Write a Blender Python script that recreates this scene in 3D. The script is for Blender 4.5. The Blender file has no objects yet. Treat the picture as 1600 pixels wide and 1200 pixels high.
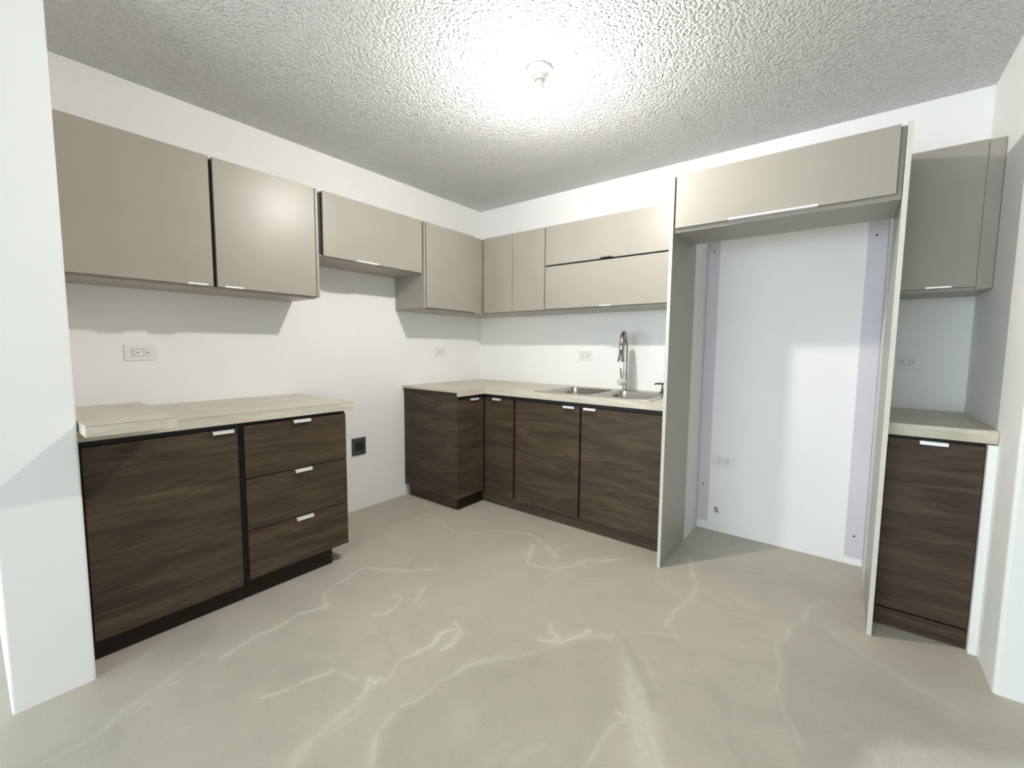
import bpy, bmesh, math, random
import numpy as np
from mathutils import Vector, Matrix

SC = bpy.context.scene
COL = SC.collection

# ------------------------------------------------------------------ camera
yaw, pitch, roll = 0.66139, -0.085434, 0.0086545
Fv = Vector((-math.sin(yaw) * math.cos(pitch), math.cos(yaw) * math.cos(pitch), math.sin(pitch)))
Rv = Vector((math.cos(yaw), math.sin(yaw), 0))
Uv = Rv.cross(Fv)
R2 = Rv * math.cos(roll) + Uv * math.sin(roll)
U2 = Uv * math.cos(roll) - Rv * math.sin(roll)
cam = bpy.data.cameras.new('camera')
cam.sensor_width = 36
cam.lens = 673.7425 / 1600 * 36
cam.clip_start = 0.02
co = bpy.data.objects.new('camera', cam)
COL.objects.link(co)
mw = Matrix((R2, U2, -Fv)).transposed().to_4x4()
mw.translation = Vector((2.80153, -3.09721, 1.2117))
co.matrix_world = mw
SC.camera = co

# ------------------------------------------------------------------ light and exposure
W = bpy.data.worlds.new('world')
SC.world = W
W.use_nodes = True
W.node_tree.nodes['Background'].inputs[0].default_value = (0.86, 0.93, 1.0, 1)
W.node_tree.nodes['Background'].inputs[1].default_value = 1.0

def area(name, loc, target, sx, sy, power, color):
    l = bpy.data.lights.new(name, 'AREA')
    l.shape = 'RECTANGLE'; l.size = sx; l.size_y = sy
    l.energy = power; l.color = color
    o = bpy.data.objects.new(name, l); COL.objects.link(o)
    o.location = loc
    o.rotation_euler = (Vector(target) - Vector(loc)).to_track_quat('-Z', 'Y').to_euler()
    return o
# area lights added for daylight at assumed, unseen openings in rear and right walls
DAY = 0.52
area('assumed_window_daylight', (1.3, -6.9, 1.25), (1.3, 0, 1.25), 4.2, 2.1, 300 * DAY, (0.80, 0.945, 1.0))
area('assumed_side_window_daylight', (5.9, -4.4, 1.35), (0, -4.0, 1.35), 2.4, 1.6, 6 * DAY, (0.86, 0.95, 1.0))
BULB_STRENGTH = 2250.0
BULB_COLOR = (1.0, 0.95, 0.90)
SC.view_settings.view_transform = 'Standard'
SC.view_settings.look = 'None'
SC.view_settings.gamma = 1
SC.view_settings.use_curve_mapping = False
SC.view_settings.exposure = 0.0
SC.cycles.use_denoising = True
SC.cycles.max_bounces = 10
SC.cycles.diffuse_bounces = 6

# ------------------------------------------------------------------ materials
def mat(name, base, rough=0.6, metal=0.0, spec=0.5, build=None):
    m = bpy.data.materials.new(name)
    m.use_nodes = True
    nt = m.node_tree
    b = nt.nodes['Principled BSDF']
    b.inputs['Base Color'].default_value = (*base, 1)
    b.inputs['Roughness'].default_value = rough
    b.inputs['Metallic'].default_value = metal
    b.inputs['Specular IOR Level'].default_value = spec
    if build: build(nt, b)
    return m
def N(nt, t, **kw):
    n = nt.nodes.new(t)
    for k, v in kw.items():
        if k in ('operation', 'blend_type', 'data_type', 'attribute_name', 'noise_dimensions', 'feature'): setattr(n, k, v)
        else: n.inputs[k].default_value = v
    return n
def pos_scaled(nt, s):
    g = nt.nodes.new('ShaderNodeNewGeometry')
    m = nt.nodes.new('ShaderNodeVectorMath'); m.operation = 'MULTIPLY'
    m.inputs[1].default_value = s
    nt.links.new(g.outputs['Position'], m.inputs[0])
    return m.outputs[0]
def noise(nt, vec, scale, detail=4, rough=0.55, dist=0.0):
    n = nt.nodes.new('ShaderNodeTexNoise')
    n.inputs['Scale'].default_value = scale; n.inputs['Detail'].default_value = detail
    n.inputs['Roughness'].default_value = rough; n.inputs['Distortion'].default_value = dist
    nt.links.new(vec, n.inputs['Vector'])
    return n.outputs['Fac']
def ramp(nt, fac, stops):
    r = nt.nodes.new('ShaderNodeValToRGB')
    e = r.color_ramp.elements
    while len(e) < len(stops): e.new(0.5)
    for i, (p, c) in enumerate(stops):
        e[i].position = p; e[i].color = (*c, 1)
    nt.links.new(fac, r.inputs[0])
    return r.outputs[0]
def bump(nt, b, h, strength, dist):
    n = nt.nodes.new('ShaderNodeBump')
    n.inputs['Strength'].default_value = strength; n.inputs['Distance'].default_value = dist
    nt.links.new(h, n.inputs['Height']); nt.links.new(n.outputs[0], b.inputs['Normal'])
def mixc(nt, fac, a, b2, mode='MIX'):
    m = nt.nodes.new('ShaderNodeMix'); m.data_type = 'RGBA'; m.blend_type = mode
    if isinstance(fac, float): m.inputs[0].default_value = fac
    else: nt.links.new(fac, m.inputs[0])
    for s, v in ((6, a), (7, b2)):
        if isinstance(v, tuple): m.inputs[s].default_value = (*v, 1)
        else: nt.links.new(v, m.inputs[s])
    return m.outputs[2]

def wall_nodes(c0, c1):
    def f(nt, b):
        n1 = noise(nt, pos_scaled(nt, (1, 1, 1)), 2.2, 3)
        nt.links.new(ramp(nt, n1, [(0.3, c0), (0.7, c1)]), b.inputs['Base Color'])
        h = noise(nt, pos_scaled(nt, (1, 1, 1)), 160, 3)
        bump(nt, b, h, 0.12, 0.004)
    return f
M_WALL = mat('wall_paint', (.8, .8, .78), 0.75, spec=0.25, build=wall_nodes((.89, .885, .875), (.915, .91, .90)))
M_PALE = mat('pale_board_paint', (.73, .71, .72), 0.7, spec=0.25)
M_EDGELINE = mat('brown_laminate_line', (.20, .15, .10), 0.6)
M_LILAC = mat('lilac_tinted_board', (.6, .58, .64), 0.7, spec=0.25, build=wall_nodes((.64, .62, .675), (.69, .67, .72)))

def ceil_nodes(nt, b):
    p = pos_scaled(nt, (1, 1, 1))
    v = nt.nodes.new('ShaderNodeTexVoronoi'); v.feature = 'SMOOTH_F1'
    v.inputs['Scale'].default_value = 80; v.inputs['Smoothness'].default_value = 0.6
    nt.links.new(p, v.inputs['Vector'])
    n1 = noise(nt, p, 66, 4, 0.62)
    m = nt.nodes.new('ShaderNodeMath'); m.operation = 'MULTIPLY_ADD'
    m.inputs[1].default_value = -0.9
    nt.links.new(v.outputs['Distance'], m.inputs[0]); nt.links.new(n1, m.inputs[2])
    bump(nt, b, m.outputs[0], 1.0, 0.02)
M_CEIL = mat('stippled_ceiling', (.90, .90, .90), 0.85, spec=0.15, build=ceil_nodes)

def floor_nodes(nt, b):
    p = pos_scaled(nt, (1, 1, 1))
    n1 = noise(nt, p, 1.1, 4, 0.55, 1.2)
    base = ramp(nt, n1, [(0.3, (.385, .357, .298)), (0.52, (.475, .440, .362)), (0.72, (.555, .508, .42))])
    n2 = noise(nt, p, 3.2, 5, 0.6, 2.0)
    base = mixc(nt, 0.5, base, ramp(nt, n2, [(0.3, (.41, .382, .318)), (0.7, (.545, .502, .418))]))
    a = nt.nodes.new('ShaderNodeAttribute'); a.attribute_name = 'veins'
    sep = nt.nodes.new('ShaderNodeSeparateColor'); nt.links.new(a.outputs['Color'], sep.inputs[0])
    # breaks the veins up with fine noise
    n3 = noise(nt, p, 28, 5, 0.7)
    mr = nt.nodes.new('ShaderNodeMapRange')
    mr.inputs[1].default_value = 0.3; mr.inputs[2].default_value = 0.62; mr.inputs[3].default_value = 0.45; mr.inputs[4].default_value = 1.0
    nt.links.new(n3, mr.inputs[0])
    mu = nt.nodes.new('ShaderNodeMath'); mu.operation = 'MULTIPLY'
    nt.links.new(sep.outputs[0], mu.inputs[0]); nt.links.new(mr.outputs[0], mu.inputs[1])
    c = mixc(nt, mu.outputs[0], base, (.74, .71, .62))
    mu2 = nt.nodes.new('ShaderNodeMath'); mu2.operation = 'MULTIPLY'
    nt.links.new(sep.outputs[1], mu2.inputs[0]); mu2.inputs[1].default_value = 1.0
    c = mixc(nt, mu2.outputs[0], c, (.34, .315, .26))
    n4 = noise(nt, p, 130, 3, 0.7)
    c = mixc(nt, 0.14, c, ramp(nt, n4, [(0.3, (.25, .235, .2)), (0.7, (.6, .58, .5))]))
    nt.links.new(c, b.inputs['Base Color'])
    rr = nt.nodes.new('ShaderNodeMapRange')
    rr.inputs[3].default_value = 0.42; rr.inputs[4].default_value = 0.62
    nt.links.new(n2, rr.inputs[0]); nt.links.new(rr.outputs[0], b.inputs['Roughness'])
    bump(nt, b, n2, 0.12, 0.01)
M_FLOOR = mat('trowelled_concrete', (.4, .38, .32), 0.55, spec=0.35, build=floor_nodes)

def wood_nodes(nt, b):
    p = pos_scaled(nt, (1.1, 1.1, 9.0))
    n1 = noise(nt, p, 1.7, 6, 0.66, 1.1)
    c1 = ramp(nt, n1, [(0.28, (.032, .0195, .011)), (0.46, (.058, .038, .023)), (0.58, (.088, .060, .037)), (0.74, (.145, .102, .065))])
    q = pos_scaled(nt, (2.5, 2.5, 90.0))
    n2 = noise(nt, q, 2.2, 4, 0.7, 0.3)
    c2 = ramp(nt, n2, [(0.3, (.020, .0125, .007)), (0.7, (.115, .081, .051))])
    nt.links.new(mixc(nt, 0.28, c1, c2), b.inputs['Base Color'])
    bump(nt, b, n2, 0.08, 0.002)
M_WOOD = mat('dark_walnut_laminate', (.05, .035, .025), 0.5, spec=0.25, build=wood_nodes)

def taupe_nodes(nt, b):
    n1 = noise(nt, pos_scaled(nt, (1, 1, 1)), 3.0, 2)
    nt.links.new(ramp(nt, n1, [(0.3, (.345, .32, .27)), (0.7, (.37, .344, .29))]), b.inputs['Base Color'])
M_TOE = mat('shaded_brown_laminate', (.014, .009, .006), 0.5, spec=0.25)  # dark brown toe laminate with the shade under the fronts put into its colour
M_TAUPE = mat('matt_taupe_laminate', (.42, .38, .32), 0.36, spec=0.45, build=taupe_nodes)
M_TAUPE_EDGE = mat('taupe_edge_band', (.66, .63, .57), 0.5, spec=0.4)

def counter_nodes(along):
    def f(nt, b):
        s = (3.0, 22.0, 22.0) if along == 'x' else (22.0, 3.0, 22.0)
        n1 = noise(nt, pos_scaled(nt, s), 1.6, 5, 0.65, 0.8)
        nt.links.new(ramp(nt, n1, [(0.28, (.50, .45, .36)), (0.5, (.60, .55, .455)), (0.72, (.69, .645, .55))]), b.inputs['Base Color'])
    return f
M_CTOP_X = mat('pale_oak_laminate_lengthways', (.6, .55, .45), 0.45, spec=0.4, build=counter_nodes('x'))
M_CTOP_Y = mat('pale_oak_laminate_crossways', (.6, .55, .45), 0.45, spec=0.4, build=counter_nodes('y'))
M_BLACK = mat('dark_carcass_and_gap_shade', (.012, .011, .010), 0.6)  # black base carcasses; also the painted shade in wall cabinet gaps
M_ALU = mat('brushed_aluminium', (.90, .90, .88), 0.4, 0.45)
def steel_nodes(nt, b):
    n1 = noise(nt, pos_scaled(nt, (4, 60, 60)), 3, 3)
    rr = nt.nodes.new('ShaderNodeMapRange')
    rr.inputs[3].default_value = 0.2; rr.inputs[4].default_value = 0.34
    nt.links.new(n1, rr.inputs[0]); nt.links.new(rr.outputs[0], b.inputs['Roughness'])
M_STEEL = mat('brushed_stainless_steel', (.40, .385, .35), 0.27, 1.0)
M_CHROME = mat('satin_nickel', (.50, .49, .47), 0.2, 1.0)
M_DARKMETAL = mat('dark_metal', (.10, .10, .10), 0.35, 0.8)
M_WHITE = mat('white_plastic', (.83, .83, .81), 0.4)
M_SLOT = mat('dark_slot', (.03, .03, .03), 0.6)
M_BLACKP = mat('black_plastic', (.06, .068, .07), 0.4)
M_PORC = mat('white_porcelain', (.82, .82, .80), 0.3)
M_DIRT = mat('grey_mortar', (.36, .35, .31), 0.9)
M_BULB = bpy.data.materials.new('lit_bulb_glass'); M_BULB.use_nodes = True
nt = M_BULB.node_tree; nt.nodes.clear()
e = nt.nodes.new('ShaderNodeEmission'); e.inputs[0].default_value = (*BULB_COLOR, 1); e.inputs[1].default_value = BULB_STRENGTH
o = nt.nodes.new('ShaderNodeOutputMaterial'); nt.links.new(e.outputs[0], o.inputs[0])

M_BULB2 = M_BULB.copy(); M_BULB2.name = 'bulb_shoulder_glass'
M_BULB2.node_tree.nodes['Emission'].inputs[1].default_value = BULB_STRENGTH * 0.06

# ------------------------------------------------------------------ helpers
def link_mesh(name, bm, m, parent=None, smooth=False):
    if parent is not None:
        base = Vector(parent.get('_base', (0, 0, 0)))
        bmesh.ops.translate(bm, verts=bm.verts, vec=-base)
    me = bpy.data.meshes.new(name)
    bmesh.ops.recalc_face_normals(bm, faces=bm.faces)
    bm.to_mesh(me); bm.free()
    me.materials.append(m)
    if smooth:
        for p in me.polygons: p.use_smooth = True
    ob = bpy.data.objects.new(name, me)
    COL.objects.link(ob)
    if parent is not None:
        ob.parent = parent
        ob['_base'] = parent.get('_base', (0, 0, 0))
    return ob
def thing(name, label, cat, loc, group=None):
    ob = bpy.data.objects.new(name, None)
    ob.empty_display_size = 0.1
    COL.objects.link(ob)
    ob.location = loc
    ob['_base'] = tuple(loc)
    ob['label'] = label; ob['category'] = cat
    if group: ob['group'] = group
    return ob
def add_box(bm, x0, x1, y0, y1, z0, z1, bev=0.0, seg=1):
    r = bmesh.ops.create_cube(bm, size=1.0)
    vs = r['verts']
    for v in vs:
        v.co = Vector(((x0 + x1) / 2 + v.co.x * (x1 - x0), (y0 + y1) / 2 + v.co.y * (y1 - y0), (z0 + z1) / 2 + v.co.z * (z1 - z0)))
    if bev > 0:
        ed = list({e for v in vs for e in v.link_edges})
        bmesh.ops.bevel(bm, geom=ed, offset=bev, segments=seg, affect='EDGES', profile=0.5)
def box(name, x0, x1, y0, y1, z0, z1, m, parent=None, bev=0.001, seg=1):
    bm = bmesh.new()
    add_box(bm, x0, x1, y0, y1, z0, z1, bev, seg)
    return link_mesh(name, bm, m, parent)
def fargs(ori, a0, a1, d0, d1, z0, z1):
    """ori 'x': front looks along +x and a runs along y; ori 'y': front looks along -y and a runs along x"""
    if ori == 'x': return (d0, d1, a0, a1, z0, z1)
    return (a0, a1, -d1, -d0, z0, z1)
def fbox(name, ori, a0, a1, d0, d1, z0, z1, m, parent=None, bev=0.001):
    return box(name, *fargs(ori, a0, a1, d0, d1, z0, z1), m, parent, bev)
def tube(bm, pts, r, seg=16, cap=True):
    pts = [Vector(p) for p in pts]
    rs = r if isinstance(r, (list, tuple)) else [r] * len(pts)
    rings = []; up = None
    for i, p in enumerate(pts):
        t = (pts[min(i + 1, len(pts) - 1)] - pts[max(i - 1, 0)]).normalized()
        if up is None:
            up = Vector((0, 0, 1)) if abs(t.z) < 0.9 else Vector((1, 0, 0))
        n = (up - t * up.dot(t)).normalized(); up = n
        b = t.cross(n)
        rings.append([bm.verts.new(p + (n * math.cos(2 * math.pi * k / seg) + b * math.sin(2 * math.pi * k / seg)) * rs[i]) for k in range(seg)])
    for a, b in zip(rings, rings[1:]):
        for k in range(seg):
            bm.faces.new((a[k], a[(k + 1) % seg], b[(k + 1) % seg], b[k]))
    if cap:
        bm.faces.new(rings[0][::-1]); bm.faces.new(rings[-1])
def lathe(bm, c, prof, seg=32, axis=None):
    """prof: list of (radius, distance along axis)"""
    ax = Vector(axis or (0, 0, 1)).normalized()
    u = ax.orthogonal().normalized(); w = ax.cross(u)
    c = Vector(c); rings = []
    for r, h in prof:
        if r < 1e-6: rings.append([bm.verts.new(c + ax * h)])
        else: rings.append([bm.verts.new(c + ax * h + (u * math.cos(2 * math.pi * k / seg) + w * math.sin(2 * math.pi * k / seg)) * r) for k in range(seg)])
    for a, b in zip(rings, rings[1:]):
        for k in range(seg):
            f = [a[k % len(a)], a[(k + 1) % len(a)], b[(k + 1) % len(b)], b[k % len(b)]]
            f = list(dict.fromkeys(f))
            if len(f) > 2: bm.faces.new(f)
def shade_auto(ob, ang=40):
    me = ob.data
    for p in me.polygons: p.use_smooth = True
    me.set_sharp_from_angle(angle=math.radians(ang))
def gridslab(xs, ys, fill, z0, z1):
    """slab over the filled cells of a grid, outer walls only"""
    bm = bmesh.new(); V = {}
    def v(i, j, k):
        if (i, j, k) not in V: V[(i, j, k)] = bm.verts.new((xs[i], ys[j], (z0, z1)[k]))
        return V[(i, j, k)]
    F = lambda i, j: 0 <= i < len(xs) - 1 and 0 <= j < len(ys) - 1 and fill(i, j)
    for i in range(len(xs) - 1):
        for j in range(len(ys) - 1):
            if not F(i, j): continue
            bm.faces.new((v(i, j, 1), v(i + 1, j, 1), v(i + 1, j + 1, 1), v(i, j + 1, 1)))
            bm.faces.new((v(i, j + 1, 0), v(i + 1, j + 1, 0), v(i + 1, j, 0), v(i, j, 0)))
            for di, dj, a, b in ((0, -1, (i, j), (i + 1, j)), (1, 0, (i + 1, j), (i + 1, j + 1)), (0, 1, (i + 1, j + 1), (i, j + 1)), (-1, 0, (i, j + 1), (i, j))):
                if not F(i + di, j + dj):
                    bm.faces.new((v(*a, 0), v(*b, 0), v(*b, 1), v(*a, 1)))
    return bm
def structure(ob, label=None):
    ob['kind'] = 'structure'
    if label: ob['label'] = label
    return ob

# ------------------------------------------------------------------ room shell
H = 2.468
XR = 3.275          # right side wall of the kitchen bay
YR = -0.91          # where that wall ends and turns to the right
XL = 0.72           # free end of the left wall stub
# floor with the pale veins and trowel marks of the photo (world coordinates in metres)
VEINS = [([(0.917, -2.403), (0.931, -2.347), (0.911, -2.213), (0.926, -2.158), (0.945, -2.103), (0.905, -2.104), (0.85, -2.057), (0.814, -1.995), (0.788, -1.892), (0.791, -1.785), (0.868, -1.754), (1.01, -1.655), (1.062, -1.606), (1.082, -1.56)], 0.012, 0.9), ([(0.947, -2.531), (0.931, -2.445), (0.921, -2.354), (0.918, -2.259), (0.924, -2.16), (0.956, -2.124)], 0.012, 0.9), ([(1.27, -2.52), (1.294, -2.479), (1.31, -2.408), (1.352, -2.312)], 0.016, 1.1), ([(1.352, -2.312), (1.39, -2.289), (1.456, -2.284)], 0.012, 0.5), ([(1.528, -2.33), (1.524, -2.283), (1.474, -2.25), (1.525, -2.256), (1.511, -2.228), (1.543, -2.222), (1.54, -2.19), (1.51, -2.143), (1.496, -2.116), (1.512, -2.064)], 0.011, 1), ([(1.512, -2.064), (1.534, -2.014), (1.532, -1.965), (1.512, -1.909), (1.534, -1.864)], 0.014, 1.2), ([(1.503, -1.821), (1.558, -1.855), (1.59, -1.919), (1.592, -1.983)], 0.018, 0.9), ([(1.178, -2.02), (1.217, -1.989), (1.194, -1.91), (1.167, -1.851), (1.126, -1.859)], 0.014, 0.8), ([(1.246, -1.834), (1.174, -1.732)], 0.03, 0.5), ([(1.79, -2.436), (1.722, -2.382), (1.705, -2.346), (1.687, -2.307), (1.672, -2.251), (1.689, -2.208), (1.705, -2.152), (1.709, -2.07), (1.727, -1.97), (1.774, -1.894)], 0.011, 0.8), ([(1.687, -2.307), (1.672, -2.251), (1.689, -2.208)], 0.025, 0.5), ([(1.718, -2.021), (1.751, -1.933), (1.792, -1.875)], 0.022, 0.7), ([(1.774, -1.894), (1.866, -1.797), (1.921, -1.671), (1.99, -1.572), (2.091, -1.465)], 0.01, 0.7), ([(1.855, -1.689), (1.914, -1.66), (1.913, -1.607), (1.928, -1.666), (1.972, -1.578), (1.992, -1.517)], 0.022, 0.9), ([(1.828, -1.561), (1.883, -1.613), (1.913, -1.607)], 0.016, 0.8), ([(1.919, -1.656), (1.956, -1.573), (2.03, -1.514), (2.105, -1.435), (2.159, -1.373), (2.282, -1.312)], 0.02, 0.4), ([(1.344, -0.992), (1.454, -1.204), (1.557, -1.168), (1.648, -1.079), (1.689, -0.948), (1.735, -0.927), (1.81, -0.851)], 0.014, 0.9), ([(1.599, -1.253), (1.625, -1.159), (1.668, -1.015), (1.716, -1.024)], 0.014, 0.6), ([(0.867, -1.174), (1.038, -0.969), (1.219, -0.866)], 0.012, 0.5), ([(1.219, -0.866), (1.361, -0.919), (1.545, -1.031)], 0.013, 0.9), ([(0.419, -1.538), (0.444, -1.383), (0.462, -1.066), (0.642, -1.101), (0.867, -1.174)], 0.012, 0.5), ([(1.485, -0.935), (1.587, -0.696), (1.668, -0.609)], 0.012, 0.3), ([(1.602, -2.577), (1.569, -2.493), (1.551, -2.393), (1.544, -2.305)], 0.035, 0.5), ([(1.583, -2.472), (1.594, -2.402), (1.583, -2.322)], 0.04, 0.3), ([(1.864, -2.334), (1.813, -2.269)], 0.012, 0.3), ([(2.043, -2.227), (2.039, -2.139)], 0.03, 0.3), ([(2.091, -2.172), (2.111, -2.12), (2.135, -2.073)], 0.022, 0.5), ([(2.111, -2.12), (2.098, -2.192)], 0.03, 0.4), ([(2.27, -2.056), (2.273, -1.992), (2.27, -1.927), (2.27, -1.86), (2.285, -1.815), (2.247, -1.811)], 0.009, 0.8), ([(2.155, -0.572), (2.207, -0.72), (2.25, -0.815), (2.263, -0.946), (2.26, -1.044), (2.227, -1.138), (2.235, -1.255)], 0.018, 0.7), ([(2.117, -1.462), (2.161, -1.562), (2.213, -1.668), (2.261, -1.759)], 0.012, 0.4), ([(2.122, -1.404), (2.212, -1.505), (2.281, -1.571), (2.335, -1.65)], 0.01, 0.4), ([(2.755, -1.59), (2.745, -1.539), (2.71, -1.483), (2.678, -1.364), (2.654, -1.245), (2.641, -1.096)], 0.01, 0.6), ([(2.641, -1.096), (2.661, -0.973), (2.715, -0.831), (2.724, -0.695), (2.771, -0.587), (2.833, -0.63)], 0.016, 0.4), ([(2.833, -0.63), (2.905, -0.719)], 0.02, 0.2), ([(2.813, -0.851), (2.902, -0.954), (2.995, -0.988), (3.099, -1.055), (3.141, -1.083)], 0.018, 0.4), ([(2.845, -1.429), (2.874, -1.447)], 0.01, 0.3), ([(1.04, -2.932), (1.026, -2.885), (0.964, -2.825), (0.952, -2.776), (0.938, -2.724), (0.91, -2.664), (0.88, -2.6), (0.87, -2.544)], 0.012, 0.5), ([(1.041, -2.902), (1.015, -2.883), (0.999, -2.809), (0.988, -2.76)], 0.009, 0.5), ([(1.043, -3.011), (1.04, -2.932)], 0.012, 0.3), ([(0.963, -2.71), (0.96, -2.693)], 0.01, 0.7), ([(0.712, -2.733), (0.693, -2.709)], 0.014, 0.4), ([(1.147, -2.946), (1.148, -2.928)], 0.012, 0.2), ([(2.099, -1.422), (2.161, -1.496), (2.244, -1.587), (2.316, -1.665), (2.358, -1.717)], 0.03, -0.45), ([(2.122, -1.404), (2.202, -1.358), (2.288, -1.361)], 0.03, -0.25), ([(1.263, -2.033), (1.389, -2.079), (1.457, -2.108)], 0.012, -0.4), ([(0.695, -1.75), (0.876, -1.701), (0.972, -1.624), (0.971, -1.544), (0.931, -1.526)], 0.035, -0.3)]
PATCHES = [([(2.884, -1.577), (2.917, -1.462), (2.972, -1.399), (3.07, -1.331), (3.333, -1.195), (3.284, -1.407), (2.874, -1.731)], 0.35), ([(2.161, -1.562), (2.182, -1.545), (2.365, -1.735), (2.466, -1.941), (2.409, -1.987), (2.286, -1.809)], 0.28), ([(1.8, -2.428), (1.711, -2.35), (1.678, -2.247), (1.709, -2.07), (1.778, -1.898), (1.928, -1.683), (2.038, -1.525), (2.235, -1.779), (2.302, -2.072), (1.828, -2.447)], -0.12), ([(2.641, -1.096), (2.718, -0.869), (2.813, -0.869), (2.994, -1.003), (3.139, -1.096), (3.082, -1.312), (2.917, -1.452), (2.889, -1.565), (2.766, -1.662), (2.69, -1.417)], -0.14), ([(1.801, -2.125), (1.903, -2.079), (1.964, -2.209), (1.921, -2.261)], 0.15)]

def build_floor():
    x0, x1, y0, y1, st = -0.02, 3.74, -3.32, 0.02, 0.0085
    nx = int((x1 - x0) / st); ny = int((y1 - y0) / st)
    gx = np.linspace(x0, x1, nx + 1); gy = np.linspace(y0, y1, ny + 1)
    X, Y = np.meshgrid(gx, gy, indexing='ij')
    rng = np.random.RandomState(7)
    def lat(step, amp):
        cx = int((x1 - x0) / step) + 3; cy = int((y1 - y0) / step) + 3
        g = rng.rand(cx, cy) - 0.5
        u = (X - x0) / step; v = (Y - y0) / step
        i = u.astype(int); j = v.astype(int); fu = u - i; fv = v - j
        fu = fu * fu * (3 - 2 * fu); fv = fv * fv * (3 - 2 * fv)
        return amp * ((g[i, j] * (1 - fu) + g[i + 1, j] * fu) * (1 - fv) + (g[i, j + 1] * (1 - fu) + g[i + 1, j + 1] * fu) * fv)
    WX = X + lat(0.10, 0.022) + lat(0.035, 0.012); WY = Y + lat(0.10, 0.022) + lat(0.035, 0.012)
    wmod = 1.0 + lat(0.07, 1.3)
    light = np.zeros_like(X); dark = np.zeros_like(X)
    for pts, wd, s in VEINS:
        d = np.full_like(X, 9.0)
        for (ax, ay), (bx, by) in zip(pts, pts[1:]):
            dx, dy = bx - ax, by - ay; L = dx * dx + dy * dy + 1e-9
            t = np.clip(((WX - ax) * dx + (WY - ay) * dy) / L, 0, 1)
            ends = 1.0
            d = np.minimum(d, np.hypot(WX - ax - t * dx, WY - ay - t * dy))
        w = wd * 0.5 * np.clip(wmod, 0.45, 1.7)
        g = abs(s) * (0.66 * np.exp(-(d / w) ** 2) + 0.17 * np.exp(-(d / (w * 3.2)) ** 2))
        if s > 0: light = np.maximum(light, g)
        else: dark = np.maximum(dark, g)
    for pts, s in PATCHES:
        inside = np.zeros_like(X, bool); d = np.full_like(X, 9.0)
        n = len(pts)
        for k in range(n):
            (ax, ay), (bx, by) = pts[k], pts[(k + 1) % n]
            cond = ((ay > WY) != (by > WY)) & (WX < (bx - ax) * (WY - ay) / (by - ay + 1e-12) + ax)
            inside ^= cond
            dx, dy = bx - ax, by - ay; L = dx * dx + dy * dy + 1e-9
            t = np.clip(((WX - ax) * dx + (WY - ay) * dy) / L, 0, 1)
            d = np.minimum(d, np.hypot(WX - ax - t * dx, WY - ay - t * dy))
        g = min(abs(s) * 1.9, 0.6) * np.clip(0.5 + np.where(inside, d, -d) / 0.05, 0, 1)
        if s > 0: light = np.maximum(light, g)
        else: dark = np.maximum(dark, g)
    light = np.clip(light, 0, 1); dark = np.clip(dark, 0, 1)
    n1, n2 = nx + 1, ny + 1
    verts = np.stack([X, Y, np.zeros_like(X)], -1).reshape(-1, 3)
    extra = []
    idx = np.arange(n1 * n2).reshape(n1, n2)
    quads = np.stack([idx[:-1, :-1], idx[1:, :-1], idx[1:, 1:], idx[:-1, 1:]], -1).reshape(-1, 4)
    # the rest of the room's floor around the detailed patch
    bx0, bx1, by0, by1 = -1.6, 6.1, -7.1, 0.05
    big = [(bx0, by0, 0), (bx1, by0, 0), (bx1, by1, 0), (bx0, by1, 0)]
    k = len(verts)
    V = np.vstack([verts, np.array(big, float)])
    c00, c10, c11, c01 = idx[0, 0], idx[-1, 0], idx[-1, -1], idx[0, -1]
    faces = quads.tolist() + [[k, k + 1, int(c10), int(c00)], [k + 1, k + 2, int(c11), int(c10)], [k + 2, k + 3, int(c01), int(c11)], [k + 3, k, int(c00), int(c01)]]
    me = bpy.data.meshes.new('floor')
    me.from_pydata(V.tolist(), [], faces)
    at = me.color_attributes.new('veins', 'FLOAT_COLOR', 'POINT')
    buf = np.zeros((len(V), 4), np.float32); buf[:k, 0] = light.reshape(-1); buf[:k, 1] = dark.reshape(-1); buf[:, 3] = 1
    at.data.foreach_set('color', buf.reshape(-1))
    me.materials.append(M_FLOOR)
    ob = bpy.data.objects.new('floor', me); COL.objects.link(ob)
    structure(ob, 'grey beige trowelled concrete floor with pale veins')
    return ob
build_floor()
structure(box('ceiling', -1.6, 6.1, -7.1, 0.1, H, H + 0.12, M_CEIL, bev=0), 'white stippled ceiling around the bare bulb')
structure(box('wall_left', -0.12, 0.0, -3.06, 0.12, -0.01, H + 0.01, M_WALL, bev=0), 'white wall behind the left cabinets')
structure(box('wall_back', 0.0, 6.1, 0.0, 0.12, -0.01, H + 0.01, M_WALL, bev=0), 'white wall behind sink and refrigerator niche')
structure(box('wall_stub', 0.0, XL, -3.06, -2.86, -0.01, H + 0.01, M_WALL, bev=0.007, seg=3), 'white wall end at the left edge of the view')
structure(box('wall_right', XR, 6.1, YR, 0.0, -0.01, H + 0.01, M_WALL, bev=0.012, seg=3), 'white wall to the right of the narrow cabinets')
structure(box('wall_niche', 2.046, 2.93, -0.06, 0.0, 0.0, 1.97, M_WALL, bev=0.002), 'white back of the refrigerator niche')
structure(box('wall_hall', -1.6, -1.5, -7.1, 0.1, -0.01, H + 0.01, M_WALL, bev=0), 'white wall of the next room')
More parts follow.
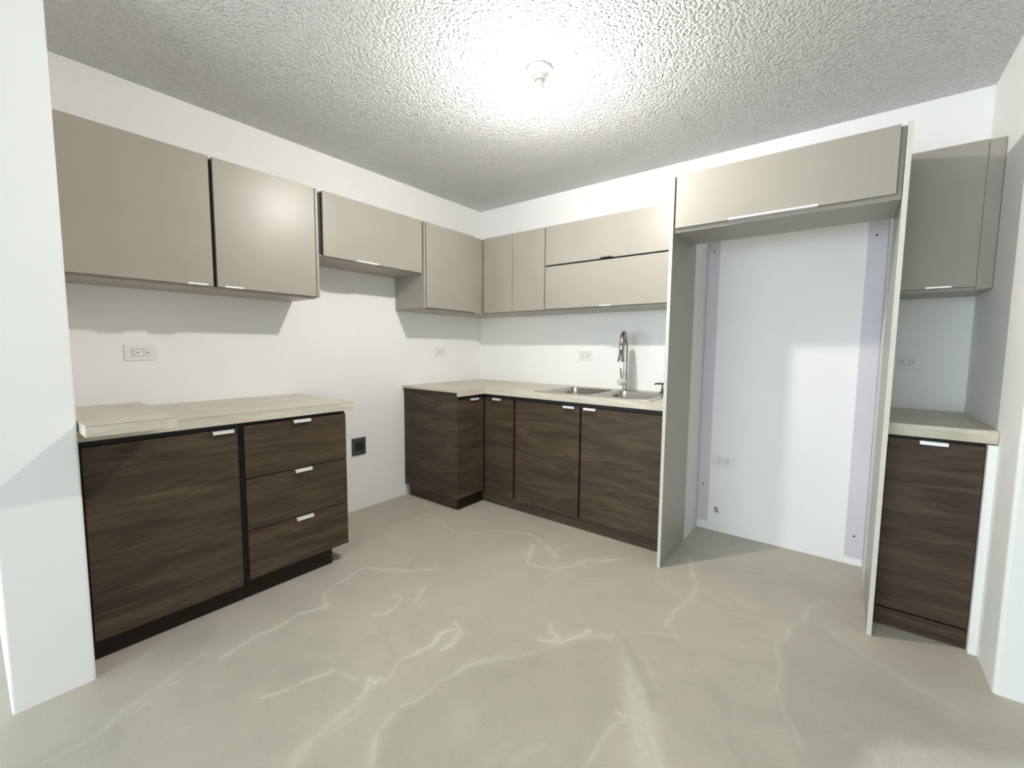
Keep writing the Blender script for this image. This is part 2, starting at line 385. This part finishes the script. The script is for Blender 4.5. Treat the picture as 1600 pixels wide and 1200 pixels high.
# rear and right walls of the living room, behind the camera, each with an assumed, unseen window opening
def wall_with_hole(name, plane, a0, a1, ha0, ha1, hz0, hz1, t):
    xs = [a0, ha0, ha1, a1]; zs = [-0.01, hz0, hz1, H + 0.01]
    bm = gridslab(xs, zs, lambda i, j: not (i == 1 and j == 1), 0, t)
    for v in bm.verts:
        a, z, d = v.co
        v.co = Vector((a, plane - d, z)) if name == 'wall_rear' else Vector((plane + d, a, z))
    return structure(link_mesh(name, bm, M_WALL))
wall_with_hole('wall_rear', -7.0, -1.6, 6.1, -0.9, 3.5, 0.15, 2.35, 0.1)
wall_with_hole('wall_side', 6.0, -7.1, 0.0, -5.7, -3.1, 0.5, 2.2, 0.1)

# boards and fillers of the niche
def board(x0, x1, y0, y1, z0, z1, label, m=M_LILAC):
    ob = box('trim', x0, x1, y0, y1, z0, z1, m, bev=0.001)
    structure(ob, label); ob['_base'] = (0, 0, 0)
    return ob
def screw(parent, x, z, y):
    bm = bmesh.new(); lathe(bm, (x, y, z), [(0.0055, 0.0), (0.0055, 0.001), (0.003, 0.002), (0, 0.002)], 12, (0, -1, 0))
    s = link_mesh('screw', bm, M_SLOT, parent)
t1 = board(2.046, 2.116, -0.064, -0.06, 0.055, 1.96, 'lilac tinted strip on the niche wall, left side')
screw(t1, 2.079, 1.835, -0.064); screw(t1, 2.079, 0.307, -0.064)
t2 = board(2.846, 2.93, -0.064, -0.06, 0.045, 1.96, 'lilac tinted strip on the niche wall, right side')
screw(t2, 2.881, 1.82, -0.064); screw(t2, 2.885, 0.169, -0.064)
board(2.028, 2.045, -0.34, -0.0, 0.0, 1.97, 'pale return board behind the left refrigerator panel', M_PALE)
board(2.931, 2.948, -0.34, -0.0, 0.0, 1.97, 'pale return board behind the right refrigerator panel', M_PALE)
board(3.248, 3.2745, -0.675, -0.63, 0.0, 0.85, 'white filler strip between narrow cabinet and right wall', M_WALL)

# ------------------------------------------------------------------ handles, doors
def handle_top(parent, ori, a0, a1, d, ztop):
    """aluminium edge pull hooked over the top edge of a door or drawer front"""
    bm = bmesh.new()
    add_box(bm, *fargs(ori, a0, a1, d - 0.016, d + 0.017, ztop + 0.0004, ztop + 0.0022), 0.0003)
    add_box(bm, *fargs(ori, a0, a1, d + 0.0155, d + 0.0175, ztop - 0.012, ztop + 0.0024), 0.0003)
    return link_mesh('handle', bm, M_ALU, parent)
def handle_bottom(parent, ori, a0, a1, d, zbot, m=None):
    bm = bmesh.new()
    add_box(bm, *fargs(ori, a0, a1, d - 0.016, d + 0.015, zbot - 0.0022, zbot - 0.0004), 0.0003)
    add_box(bm, *fargs(ori, a0, a1, d + 0.0135, d + 0.0155, zbot - 0.0024, zbot + 0.005), 0.0003)
    return link_mesh('handle', bm, m or M_ALU, parent)

def carcass(parent, ori, a0, a1, d1, z0, z1, m, t=0.018, back=0.002):
    """open-fronted box of panels"""
    bm = bmesh.new()
    add_box(bm, *fargs(ori, a0, a0 + t, back, d1, z0, z1), 0.0006)
    add_box(bm, *fargs(ori, a1 - t, a1, back, d1, z0, z1), 0.0006)
    add_box(bm, *fargs(ori, a0 + t, a1 - t, back, d1, z0, z0 + t), 0.0006)
    add_box(bm, *fargs(ori, a0 + t, a1 - t, back, d1, z1 - t, z1), 0.0006)
    add_box(bm, *fargs(ori, a0 + t, a1 - t, back, back + 0.006, z0 + t, z1 - t), 0)
    return link_mesh('carcass', bm, m, parent)

UZ0, UZ1, UD = 1.483, 2.108, 0.337
# --- left run of wall cabinets
c = thing('wall_cabinet', 'wide two-door taupe wall cabinet beside the left wall end, above the block on the counter', 'cabinet', (0, -2.315, UZ0), 'taupe wall cabinets')
fbox('carcass', 'x', -2.832, -1.786, 0.002, UD - 0.022, UZ0, UZ1 - 0.002, M_TAUPE, c)
fbox('gap_shade_panel', 'x', -2.829, -1.79, UD - 0.022, UD - 0.0195, UZ0 + 0.012, UZ1 - 0.012, M_BLACK, c).name = 'gap_shade'  # black sheet standing in for shade in the door gaps, as in later cabinets
d = fbox('door', 'x', -2.836, -2.307, UD - 0.018, UD, 1.495, UZ1, M_TAUPE, c); handle_bottom(d, 'x', -2.414, -2.335, UD, 1.497)
d = fbox('door', 'x', -2.290, -1.789, UD - 0.018, UD, 1.495, UZ1, M_TAUPE, c); handle_bottom(d, 'x', -2.262, -2.178, UD, 1.497)
fbox('side_panel', 'x', -1.785, -1.769, 0.002, UD, 1.492, UZ1, M_TAUPE, c)

c = thing('wall_cabinet', 'short taupe flap-door wall cabinet over the open stove gap', 'cabinet', (0, -1.37, 1.735), 'taupe wall cabinets')
fbox('carcass', 'x', -1.767, -0.987, 0.002, UD - 0.022, 1.733, UZ1 - 0.002, M_TAUPE, c)
fbox('gap_shade', 'x', -1.766, -0.99, UD - 0.022, UD - 0.0195, 1.745, UZ1 - 0.012, M_BLACK, c)
d = fbox('door', 'x', -1.739, -0.998, UD - 0.018, UD, 1.738, UZ1, M_TAUPE, c); handle_bottom(d, 'x', -1.53, -1.37, UD, 1.739)

c = thing('corner_wall_cabinet', 'L-shaped taupe wall cabinet filling the corner of the room', 'cabinet', (0, -0.4, UZ0), 'taupe wall cabinets')
fr = UD - 0.022
bm = gridslab([0.002, fr, 0.645], [-0.964, -fr, -0.002], lambda i, j: not (i == 1 and j == 0), UZ0, UZ1 - 0.002)
link_mesh('carcass', bm, M_TAUPE, c)
fbox('side_panel', 'x', -0.983, -0.966, 0.002, UD, 1.492, UZ1, M_TAUPE, c)
fbox('gap_shade', 'x', -0.962, -0.45, fr, fr + 0.0022, 1.497, UZ1 - 0.012, M_BLACK, c)
fbox('gap_shade', 'y', 0.345, 0.644, fr, fr + 0.0022, 1.497, UZ1 - 0.012, M_BLACK, c)
fbox('door', 'x', -0.957, -0.447, UD - 0.018, UD, 1.497, UZ1, M_TAUPE, c)
fbox('filler', 'x', -0.444, -0.339, fr + 0.0005, UD - 0.012, UZ0 + 0.004, UZ1 - 0.002, M_TAUPE, c)
fbox('door', 'y', 0.341, 0.6425, UD - 0.018, UD, 1.497, UZ1, M_TAUPE, c)

c = thing('wall_cabinet', 'narrow single-door taupe wall cabinet between corner and double flap cabinet', 'cabinet', (0.8, 0, UZ0), 'taupe wall cabinets')
fbox('carcass', 'y', 0.647, 0.954, 0.002, fr, UZ0, UZ1 - 0.002, M_TAUPE, c)
fbox('gap_shade', 'y', 0.649, 0.952, fr, fr + 0.0022, 1.497, UZ1 - 0.012, M_BLACK, c)
fbox('door', 'y', 0.648, 0.952, UD - 0.018, UD, 1.497, UZ1, M_TAUPE, c)

c = thing('wall_cabinet', 'taupe wall cabinet over the sink with two stacked flap doors', 'cabinet', (1.49, 0, UZ0), 'taupe wall cabinets')
fbox('carcass', 'y', 0.956, 2.026, 0.002, fr, UZ0, UZ1 - 0.002, M_TAUPE, c)
fbox('gap_shade', 'y', 0.958, 2.024, fr, fr + 0.0022, 1.497, UZ1 - 0.012, M_BLACK, c)
d = fbox('door', 'y', 0.962, 2.02, UD - 0.018, UD, 1.824, UZ1, M_TAUPE, c); handle_bottom(d, 'y', 1.42, 1.505, UD, 1.826, M_DARKMETAL)
d = fbox('door', 'y', 0.962, 2.02, UD - 0.018, UD, 1.499, 1.813, M_TAUPE, c); handle_bottom(d, 'y', 1.42, 1.505, UD, 1.501)

# --- fridge surround
PD = 0.778
c = thing('refrigerator_panel', 'tall thin taupe end panel between sink run and refrigerator niche', 'panel', (2.037, -0.56, 0), 'refrigerator panels')
box('panel', 2.0285, 2.0455, -PD, -0.342, 0.0, 2.092, M_TAUPE, c, 0.0008)
box('edge_band', 2.0285, 2.0455, -PD - 0.001, -PD, 0.0, 2.092, M_TAUPE_EDGE, c, 0)
c = thing('refrigerator_panel', 'tall thin taupe end panel between refrigerator niche and narrow right cabinets', 'panel', (2.94, -0.56, 0), 'refrigerator panels')
box('panel', 2.9305, 2.9475, -PD, -0.342, 0.0, 2.095, M_TAUPE, c, 0.0008)
box('edge_band', 2.9305, 2.9475, -PD - 0.001, -PD, 0.0, 2.095, M_TAUPE_EDGE, c, 0)
c = thing('bridge_cabinet', 'long low taupe flap-door cabinet bridging the top of the refrigerator niche', 'cabinet', (2.49, -0.48, 1.81))
box('carcass', 2.0465, 2.9295, -PD + 0.019, -0.44, 1.81, 2.09, M_TAUPE, c)
d = box('door', 2.055, 2.911, -PD - 0.001, -PD + 0.017, 1.829, 2.092, M_TAUPE, c)
bm = bmesh.new()
add_box(bm, 2.306, 2.659, -PD - 0.014, -PD + 0.014, 1.8268, 1.8286, 0.0003)
add_box(bm, 2.306, 2.659, -PD - 0.0155, -PD - 0.0135, 1.8266, 1.8345, 0.0003)
link_mesh('handle', bm, M_ALU, d)['label'] = 'long aluminium handle under the flap door'

# --- narrow right column
c = thing('narrow_wall_cabinet', 'tall narrow taupe wall cabinet in the dim bay at the far right', 'cabinet', (3.1, 0, 1.482), 'narrow cabinets at the far right')
fbox('carcass', 'y', 2.95, 3.273, 0.002, fr, 1.480, 2.112, M_TAUPE, c)
d = fbox('door', 'y', 2.953, 3.222, UD - 0.018, UD, 1.494, 2.114, M_TAUPE, c); handle_bottom(d, 'y', 3.06, 3.145, UD, 1.496)
fbox('filler', 'y', 3.2232, 3.273, fr + 0.0005, UD - 0.004, 1.484, 2.112, M_TAUPE, c)

RD = 0.655
c = thing('narrow_base_cabinet', 'narrow dark wood base cabinet in the dim bay at the far right', 'cabinet', (3.1, -0.33, 0), 'narrow cabinets at the far right')
fbox('carcass', 'y', 2.951, 3.246, 0.002, RD - 0.021, 0.08, 0.848, M_BLACK, c)
d = fbox('door', 'y', 2.958, 3.244, RD - 0.018, RD, 0.088, 0.84, M_WOOD, c); handle_top(d, 'y', 3.055, 3.14, RD, 0.838)
fbox('toe_kick', 'y', 2.951, 3.246, RD - 0.03, RD - 0.006, 0.0, 0.0795, M_WOOD, c)
c = thing('countertop', 'short pale oak countertop piece on the narrow base cabinet at the far right', 'countertop', (3.1, -0.33, 0.85), 'pale oak countertops')
fbox('slab', 'y', 2.949, 3.2735, 0.001, RD - 0.005, 0.885, 0.905, M_CTOP_X, c, 0.0012)
fbox('front_edge', 'y', 2.949, 3.2735, RD - 0.0045, RD + 0.014, 0.855, 0.905, M_CTOP_X, c, 0.0012)

# --- left base units
BD = 0.620
c = thing('base_cabinet', 'dark wood base cabinet with one big door next to the left wall end', 'cabinet', (0.3, -2.59, 0), 'dark wood base cabinets')
fbox('carcass', 'x', -2.857, -2.321, 0.002, BD - 0.021, 0.09, 0.854, M_BLACK, c)
d = fbox('door', 'x', -2.843, -2.335, BD - 0.018, BD, 0.083, 0.831, M_WOOD, c); handle_top(d, 'x', -2.434, -2.352, BD, 0.828)
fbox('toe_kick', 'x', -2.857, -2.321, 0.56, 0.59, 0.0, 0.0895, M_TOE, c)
c = thing('drawer_cabinet', 'dark wood base cabinet with three drawers beside the stove gap', 'cabinet', (0.3, -2.05, 0), 'dark wood base cabinets')
fbox('carcass', 'x', -2.319, -1.797, 0.002, BD - 0.021, 0.0905, 0.854, M_BLACK, c)
fbox('side_panel', 'x', -1.7965, -1.79, 0.002, BD - 0.021, 0.0905, 0.854, M_WOOD, c)
for z0, z1 in ((0.588, 0.838), (0.337, 0.583), (0.097, 0.332)):
    d = fbox('drawer', 'x', -2.305, -1.795, BD - 0.018, BD, z0, z1, M_WOOD, c)
    handle_top(d, 'x', -2.085, -1.998, BD, z1 - 0.003)
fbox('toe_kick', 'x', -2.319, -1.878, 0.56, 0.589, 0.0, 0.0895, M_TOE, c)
fbox('toe_return', 'x', -1.897, -1.878, 0.05, 0.5595, 0.0, 0.0895, M_TOE, c)

c = thing('countertop', 'straight pale oak countertop on the left base cabinets', 'countertop', (0.3, -2.3, 0.855), 'pale oak countertops')
fbox('slab', 'x', -2.858, -1.75, 0.001, 0.6145, 0.881, 0.900, M_CTOP_Y, c, 0.0012)
fbox('front_edge', 'x', -2.858, -1.75, 0.615, 0.634, 0.8555, 0.900, M_CTOP_Y, c, 0.0012)

fbox('edge_line', 'x', -2.858, -1.75, 0.634, 0.6344, 0.8975, 0.8990, M_EDGELINE, c, 0)
ob = thing('countertop_offcut', 'loose offcut of pale oak countertop lying on the left counter and jutting over its edge', 'board', (0.5, -2.73, 0.9))
bm = bmesh.new()
pts = [(0.20, -2.855), (0.838, -2.855), (0.838, -2.607), (0.228, -2.588), (0.20, -2.592)]
lo = [bm.verts.new((x, y, 0.9008)) for x, y in pts]; hi = [bm.verts.new((x, y, 0.9405)) for x, y in pts]
bm.faces.new(lo[::-1]); bm.faces.new(hi)
for i in range(5): bm.faces.new((lo[i], lo[(i + 1) % 5], hi[(i + 1) % 5], hi[i]))
bmesh.ops.bevel(bm, geom=list(bm.edges), offset=0.001, segments=1, affect='EDGES')
link_mesh('board', bm, M_CTOP_Y, ob)
fbox('edge_line', 'x', -2.854, -2.608, 0.838, 0.8384, 0.938, 0.9394, M_EDGELINE, ob, 0)

# --- corner and sink base units
CD = 0.630
c = thing('corner_base_cabinet', 'L-shaped dark wood corner base cabinet with two narrow doors', 'cabinet', (0.3, -0.45, 0), 'dark wood base cabinets')
bm = gridslab([0.002, 0.594, 0.905], [-0.893, -0.609, -0.002], lambda i, j: not (i == 1 and j == 0), 0.1, 0.854)
link_mesh('carcass', bm, M_BLACK, c)
fbox('end_panel', 'x', -0.912, -0.895, 0.002, 0.606, 0.096, 0.8775, M_WOOD, c)
d = fbox('door', 'x', -0.9, -0.636, 0.597, 0.615, 0.1, 0.832, M_WOOD, c); 
handle_top(d, 'x', -0.801, -0.71, 0.615, 0.829)
d = fbox('door', 'y', 0.619, 0.893, CD - 0.018, CD, 0.086, 0.829, M_WOOD, c); handle_top(d, 'y', 0.705, 0.788, CD, 0.826)
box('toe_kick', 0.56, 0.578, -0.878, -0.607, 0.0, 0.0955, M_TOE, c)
box('toe_kick', 0.56, 0.905, -0.606, -0.588, 0.0, 0.0815, M_WOOD, c)
fbox('toe_return', 'x', -0.878, -0.86, 0.03, 0.5595, 0.0, 0.0955, M_WOOD, c)

c = thing('sink_base_cabinet', 'dark wood two-door base cabinet under the sink', 'cabinet', (1.5, -0.3, 0), 'dark wood base cabinets')
bm = bmesh.new()
for a0, a1 in ((0.907, 0.925), (2.008, 2.026)): add_box(bm, a0, a1, -0.609, -0.002, 0.09, 0.854)
add_box(bm, 0.925, 2.008, -0.609, -0.002, 0.09, 0.108)
add_box(bm, 0.925, 2.008, -0.609, -0.59, 0.80, 0.854)
add_box(bm, 1.43, 1.47, -0.609, -0.59, 0.108, 0.80)
link_mesh('carcass', bm, M_BLACK, c)
d = fbox('door', 'y', 0.916, 1.441, CD - 0.018, CD, 0.082, 0.827, M_WOOD, c); handle_top(d, 'y', 1.322, 1.409, CD, 0.824)
d = fbox('door', 'y', 1.457, 2.022, CD - 0.018, CD, 0.082, 0.827, M_WOOD, c); handle_top(d, 'y', 1.475, 1.562, CD, 0.824)
fbox('toe_kick', 'y', 0.907, 2.026, 0.588, 0.606, 0.0, 0.0815, M_WOOD, c)

c = thing('corner_countertop', 'L-shaped pale oak countertop holding the steel sink', 'countertop', (0.8, -0.4, 0.855), 'pale oak countertops')
SX0, SX1, SY0, SY1 = 1.075, 1.885, -0.595, -0.075
xs = [0.001, 0.6145, SX0 + .012, SX1 - .012, 2.0275]; ys = [-0.927, -0.6285, SY0 + .012, SY1 - .012, -0.001]
bm = gridslab(xs, ys, lambda i, j: (j > 0 or i == 0) and not (i == 2 and j == 2), 0.881, 0.900)
link_mesh('slab', bm, M_CTOP_X, c)
bm = gridslab([0.615, 0.634, 2.0275], [-0.927, -0.648, -0.629], lambda i, j: i == 0 or j == 1, 0.8555, 0.900)
link_mesh('front_edge', bm, M_CTOP_X, c)
fbox('edge_line', 'x', -0.926, -0.649, 0.634, 0.6344, 0.8978, 0.8990, M_EDGELINE, c, 0)

# ------------------------------------------------------------------ sink
def rrect(x0, x1, y0, y1, r, z, seg=6):
    out = []
    for cx, cy, a in ((x1 - r, y1 - r, 0), (x0 + r, y1 - r, 90), (x0 + r, y0 + r, 180), (x1 - r, y0 + r, 270)):
        for k in range(seg + 1):
            t = math.radians(a + 90 * k / seg)
            out.append(Vector((cx + r * math.cos(t), cy + r * math.sin(t), z)))
    return out
sink = thing('kitchen_sink', 'double-bowl stainless steel sink set into the corner countertop', 'sink', (1.48, -0.33, 0.9))
B1 = (1.105, 1.472, -0.565, -0.150); B2 = (1.500, 1.858, -0.565, -0.150)
bm = bmesh.new()
edges = []
loops = [rrect(SX0 - .018, SX1 + .018, SY0 - .014, SY1 + .012, 0.02, 0.9032), rrect(*B1, 0.055, 0.9032), rrect(*B2, 0.055, 0.9032)]
for lp in loops:
    vs = [bm.verts.new(p) for p in lp]
    edges += [bm.edges.new((vs[i], vs[(i + 1) % len(vs)])) for i in range(len(vs))]
bmesh.ops.triangle_fill(bm, use_beauty=True, edges=edges)
for f in list(bm.faces):
    if f.normal.z < 0: f.normal_flip()
outer = rrect(SX0 - .02, SX1 + .02, SY0 - .016, SY1 + .014, 0.021, 0.9003)
bm.verts.ensure_lookup_table()
n = len(outer)
ov = [bm.verts.new(p) for p in outer]
bm.verts.ensure_lookup_table()
for i in range(n):
    bm.faces.new((ov[i], ov[(i + 1) % n], bm.verts[(i + 1) % n], bm.verts[i]))
link_mesh('rim', bm, M_STEEL, sink)
for B in (B1, B2):
    bm = bmesh.new()
    x0, x1, y0, y1 = B
    rings = []
    for ins, r, z in ((0, .055, .9032), (.003, .053, .9), (.010, .05, .80), (.016, .05, .735), (.026, .045, .718), (.045, .04, .710)):
        rings.append([bm.verts.new(p) for p in rrect(x0 + ins, x1 - ins, y0 + ins, y1 - ins, r, z)])
    cx, cy = (x0 + x1) / 2, (y0 + y1) / 2 + 0.03
    nn = len(rings[0])
    rings.append([bm.verts.new((cx + 0.045 * (v.co.x - cx) / math.hypot(v.co.x - cx, v.co.y - cy), cy + 0.045 * (v.co.y - cy) / math.hypot(v.co.x - cx, v.co.y - cy), 0.706)) for v in rings[-1]])
    for a, b in zip(rings, rings[1:]):
        for k in range(nn): bm.faces.new((a[k], a[(k + 1) % nn], b[(k + 1) % nn], b[k]))
    ob = link_mesh('bowl', bm, M_STEEL, sink, smooth=True)
    bm = bmesh.new()
    lathe(bm, (cx, cy, 0.706), [(0.045, 0.0), (0.043, 0.002), (0.036, 0.001), (0.034, -0.006), (0, -0.006)], 28)
    shade_auto(link_mesh('drain', bm, M_DARKMETAL, sink))

# ------------------------------------------------------------------ faucet
fx, fy, fz = 1.524, -0.110, 0.9034
fau = thing('kitchen_faucet', 'satin nickel pull-down gooseneck faucet behind the sink', 'faucet', (fx, fy, fz))
bm = bmesh.new()
lathe(bm, (fx, fy, fz), [(0, 0), (0.027, 0), (0.027, 0.005), (0.021, 0.008), (0.0195, 0.012), (0.0195, 0.125), (0.0165, 0.135), (0, 0.135)], 28)
shade_auto(link_mesh('base_body', bm, M_CHROME, fau))
dx, dy = 0.045 / 0.19, -0.19 / 0.195
L = math.hypot(dx, dy); dx /= L; dy /= L
R = 0.092
pts = [(fx, fy, fz + 0.13), (fx, fy, fz + 0.22), (fx, fy, 1.225)]
for k in range(1, 15):
    a = math.pi - math.pi * k / 14 * 0.97
    pts.append((fx + dx * (R + R * math.cos(a)), fy + dy * (R + R * math.cos(a)), 1.225 + R * math.sin(a)))
bm = bmesh.new(); tube(bm, pts, 0.0165, 18)
shade_auto(link_mesh('neck', bm, M_CHROME, fau), 60)
hx, hy = fx + dx * 2 * R, fy + dy * 2 * R
bm = bmesh.new()
lathe(bm, (hx, hy, 1.222), [(0, 0.012), (0.0165, 0.010), (0.0175, 0.0), (0.0185, -0.05), (0.022, -0.078), (0.0275, -0.094), (0.0275, -0.104), (0.023, -0.106), (0, -0.103)], 28)
head = link_mesh('spray_head', bm, M_CHROME, fau); shade_auto(head)
bm = bmesh.new()
lathe(bm, (hx + dx * 0.0155, hy + dy * 0.0155, 1.182), [(0, -0.02), (0.007, -0.018), (0.0075, 0.0), (0.007, 0.018), (0, 0.02)], 16)
link_mesh('spray_button', bm, M_BLACKP, head)['label'] = 'black button on the spray head'
ax = Vector((-0.42, -0.9, 0)).normalized()
hz = fz + 0.062
bm = bmesh.new()
lathe(bm, (fx, fy, hz), [(0, 0.01), (0.0265, 0.012), (0.0265, 0.056), (0.0245, 0.060), (0, 0.060)], 28, ax)
v_ = link_mesh('valve', bm, M_ALU, fau); shade_auto(v_)
hc = Vector((fx, fy, hz)) + ax * 0.036
bm = bmesh.new(); tube(bm, [hc + Vector((0, 0, 0.02)), hc + Vector((-0.002, -0.004, 0.06)), hc + Vector((-0.004, -0.012, 0.10))], [0.006, 0.0065, 0.006], 12)
shade_auto(link_mesh('lever', bm, M_CHROME, fau), 60)

px_, py_ = 1.796, -0.108
so = thing('soap_dispenser', 'small dark soap dispenser pump at the right end of the sink', 'dispenser', (px_, py_, 0.9034))
bm = bmesh.new()
lathe(bm, (px_, py_, 0.9034), [(0, 0), (0.020, 0), (0.020, 0.006), (0.010, 0.010), (0.0085, 0.03), (0.0055, 0.032), (0.0055, 0.066), (0, 0.066)], 20)
shade_auto(link_mesh('pump', bm, M_DARKMETAL, so))
bm = bmesh.new(); tube(bm, [(px_ + 0.006, py_ + 0.01, 0.967), (px_ - 0.004, py_ - 0.03, 0.969), (px_ - 0.016, py_ - 0.085, 0.973), (px_ - 0.018, py_ - 0.095, 0.968)], [0.0075, 0.007, 0.0055, 0.005], 12)
shade_auto(link_mesh('spout', bm, M_DARKMETAL, so), 60)

# ------------------------------------------------------------------ outlets
def outlet(ori, a, z, label, w=0.124, h=0.078, off=0.0, plate=None):
    """white horizontal duplex outlet; a: centre along the wall"""
    base = (off, a, z) if ori == 'x' else (a, -off, z)
    o_ = thing('wall_outlet', label, 'outlet', base, 'white wall outlets')
    d0 = off
    fbox('cover_plate', ori, a - w / 2, a + w / 2, d0 + 0.0003, d0 + 0.006, z - h / 2, z + h / 2, M_WHITE, o_, 0.002)
    fbox('shadow_gap', ori, a - 0.0355, a + 0.0355, d0 + 0.0055, d0 + 0.0062, z - 0.0185, z + 0.0185, M_SLOT, o_, 0)
    r = fbox('receptacle', ori, a - 0.0345, a + 0.0345, d0 + 0.0055, d0 + 0.0085, z - 0.0173, z + 0.0173, M_WHITE, o_, 0.001)
    for s in (-1, 1):
        cc = a + s * 0.0185
        for dz in (-0.0065, 0.0065):
            fbox('slot', ori, cc - 0.009, cc - 0.0005, d0 + 0.0082, d0 + 0.0089, z + dz - 0.0013, z + dz + 0.0013, M_SLOT, r, 0)
        bm = bmesh.new()
        cpos = (d0 + 0.0082, cc + 0.0075, z) if ori == 'x' else (cc + 0.0075, -(d0 + 0.0082), z)
        lathe(bm, cpos, [(0.0033, 0), (0.0033, 0.0008), (0, 0.0008)], 12, (1, 0, 0) if ori == 'x' else (0, -1, 0))
        link_mesh('ground_hole', bm, M_SLOT, r)
    return o_
outlet('x', -2.534, 1.168, 'white outlet on the left wall above the countertop offcut')
outlet('x', -0.515, 1.166, 'white outlet on the left wall above the corner countertop')
outlet('y', 1.134, 1.152, 'white outlet on the back wall left of the faucet')
outlet('y', 2.194, 0.478, 'white outlet low inside the refrigerator niche', 0.135, 0.08, 0.06)
outlet('y', 3.044, 1.152, 'white outlet in the dim bay above the narrow right countertop')
rg = thing('range_outlet', 'square black stove power outlet low on the wall of the stove gap', 'outlet', (0, -1.328, 0.476))
fbox('cover_plate', 'x', -1.384, -1.272, 0.0005, 0.012, 0.413, 0.540, M_BLACKP, rg, 0.003)
bm = bmesh.new(); lathe(bm, (0.0115, -1.328, 0.476), [(0.032, 0), (0.032, 0.006), (0.028, 0.006), (0.027, 0.001), (0, 0.001)], 32, (1, 0, 0))
f_ = link_mesh('socket_ring', bm, M_BLACK, rg)
for dy_, dz_, w_, h_ in ((-0.011, 0.004, 0.0025, 0.011), (0.011, 0.004, 0.0025, 0.011), (0, -0.013, 0.007, 0.0025)):
    fbox('slot', 'x', -1.328 + dy_ - w_, -1.328 + dy_ + w_, 0.0122, 0.0135, 0.476 + dz_ - h_, 0.476 + dz_ + h_, M_SLOT, f_, 0)

# rough hole low in the niche wall
rnd = random.Random(4)
wh = thing('wall_hole', 'small rough grey plastered hole low in the niche wall', 'hole', (2.167, -0.0605, 0.143))
bm = bmesh.new()
ring = []
for k in range(18):
    a = 2 * math.pi * k / 18; r = 0.016 * (0.75 + 0.5 * rnd.random()) * (1.35 if math.sin(a) > 0.8 else 1)
    ring.append((r * math.cos(a) * 0.95, r * math.sin(a) * 1.15))
o1 = [bm.verts.new((2.167 + x, -0.0602, 0.143 + z)) for x, z in ring]
o2 = [bm.verts.new((2.167 + x * .8, -0.0625, 0.143 + z * .8)) for x, z in ring]
o3 = [bm.verts.new((2.167 + x * .4, -0.0612, 0.143 + z * .4)) for x, z in ring]
for a_, b_ in ((o1, o2), (o2, o3)):
    for k in range(18): bm.faces.new((a_[k], a_[(k + 1) % 18], b_[(k + 1) % 18], b_[k]))
bm.faces.new(o3)
link_mesh('plaster_ring', bm, M_DIRT, wh)

# ------------------------------------------------------------------ ceiling lamp
lx, ly = 1.621, -1.395
lamp = thing('ceiling_lamp', 'bare lit bulb in a round white porcelain lamp holder on the ceiling', 'lamp', (lx, ly, H))
bm = bmesh.new()
lathe(bm, (lx, ly, H), [(0, 0), (0.058, 0), (0.058, -0.012), (0.054, -0.019), (0.036, -0.026), (0.027, -0.032), (0.025, -0.05), (0.0225, -0.052), (0, -0.052)], 40)
shade_auto(link_mesh('lamp_holder', bm, M_PORC, lamp))
bm = bmesh.new()
lathe(bm, (lx, ly, H), [(0, -0.050), (0.0165, -0.050), (0.0175, -0.062), (0.022, -0.078), (0.0292, -0.100)], 32)
shade_auto(link_mesh('bulb_collar', bm, M_PORC, lamp))
bm = bmesh.new()
lathe(bm, (lx, ly, H), [(0.0292, -0.100), (0.0303, -0.110), (0.0305, -0.118)], 32)
link_mesh('bulb_shoulder', bm, M_BULB2, lamp, smooth=True)
bm = bmesh.new()
lathe(bm, (lx, ly, H), [(0.0305, -0.118), (0.0298, -0.124), (0.0275, -0.133), (0.020, -0.145), (0.010, -0.151), (0, -0.152)], 32)
link_mesh('bulb', bm, M_BULB, lamp, smooth=True)

for ob in SC.objects:
    if '_base' in ob: del ob['_base']
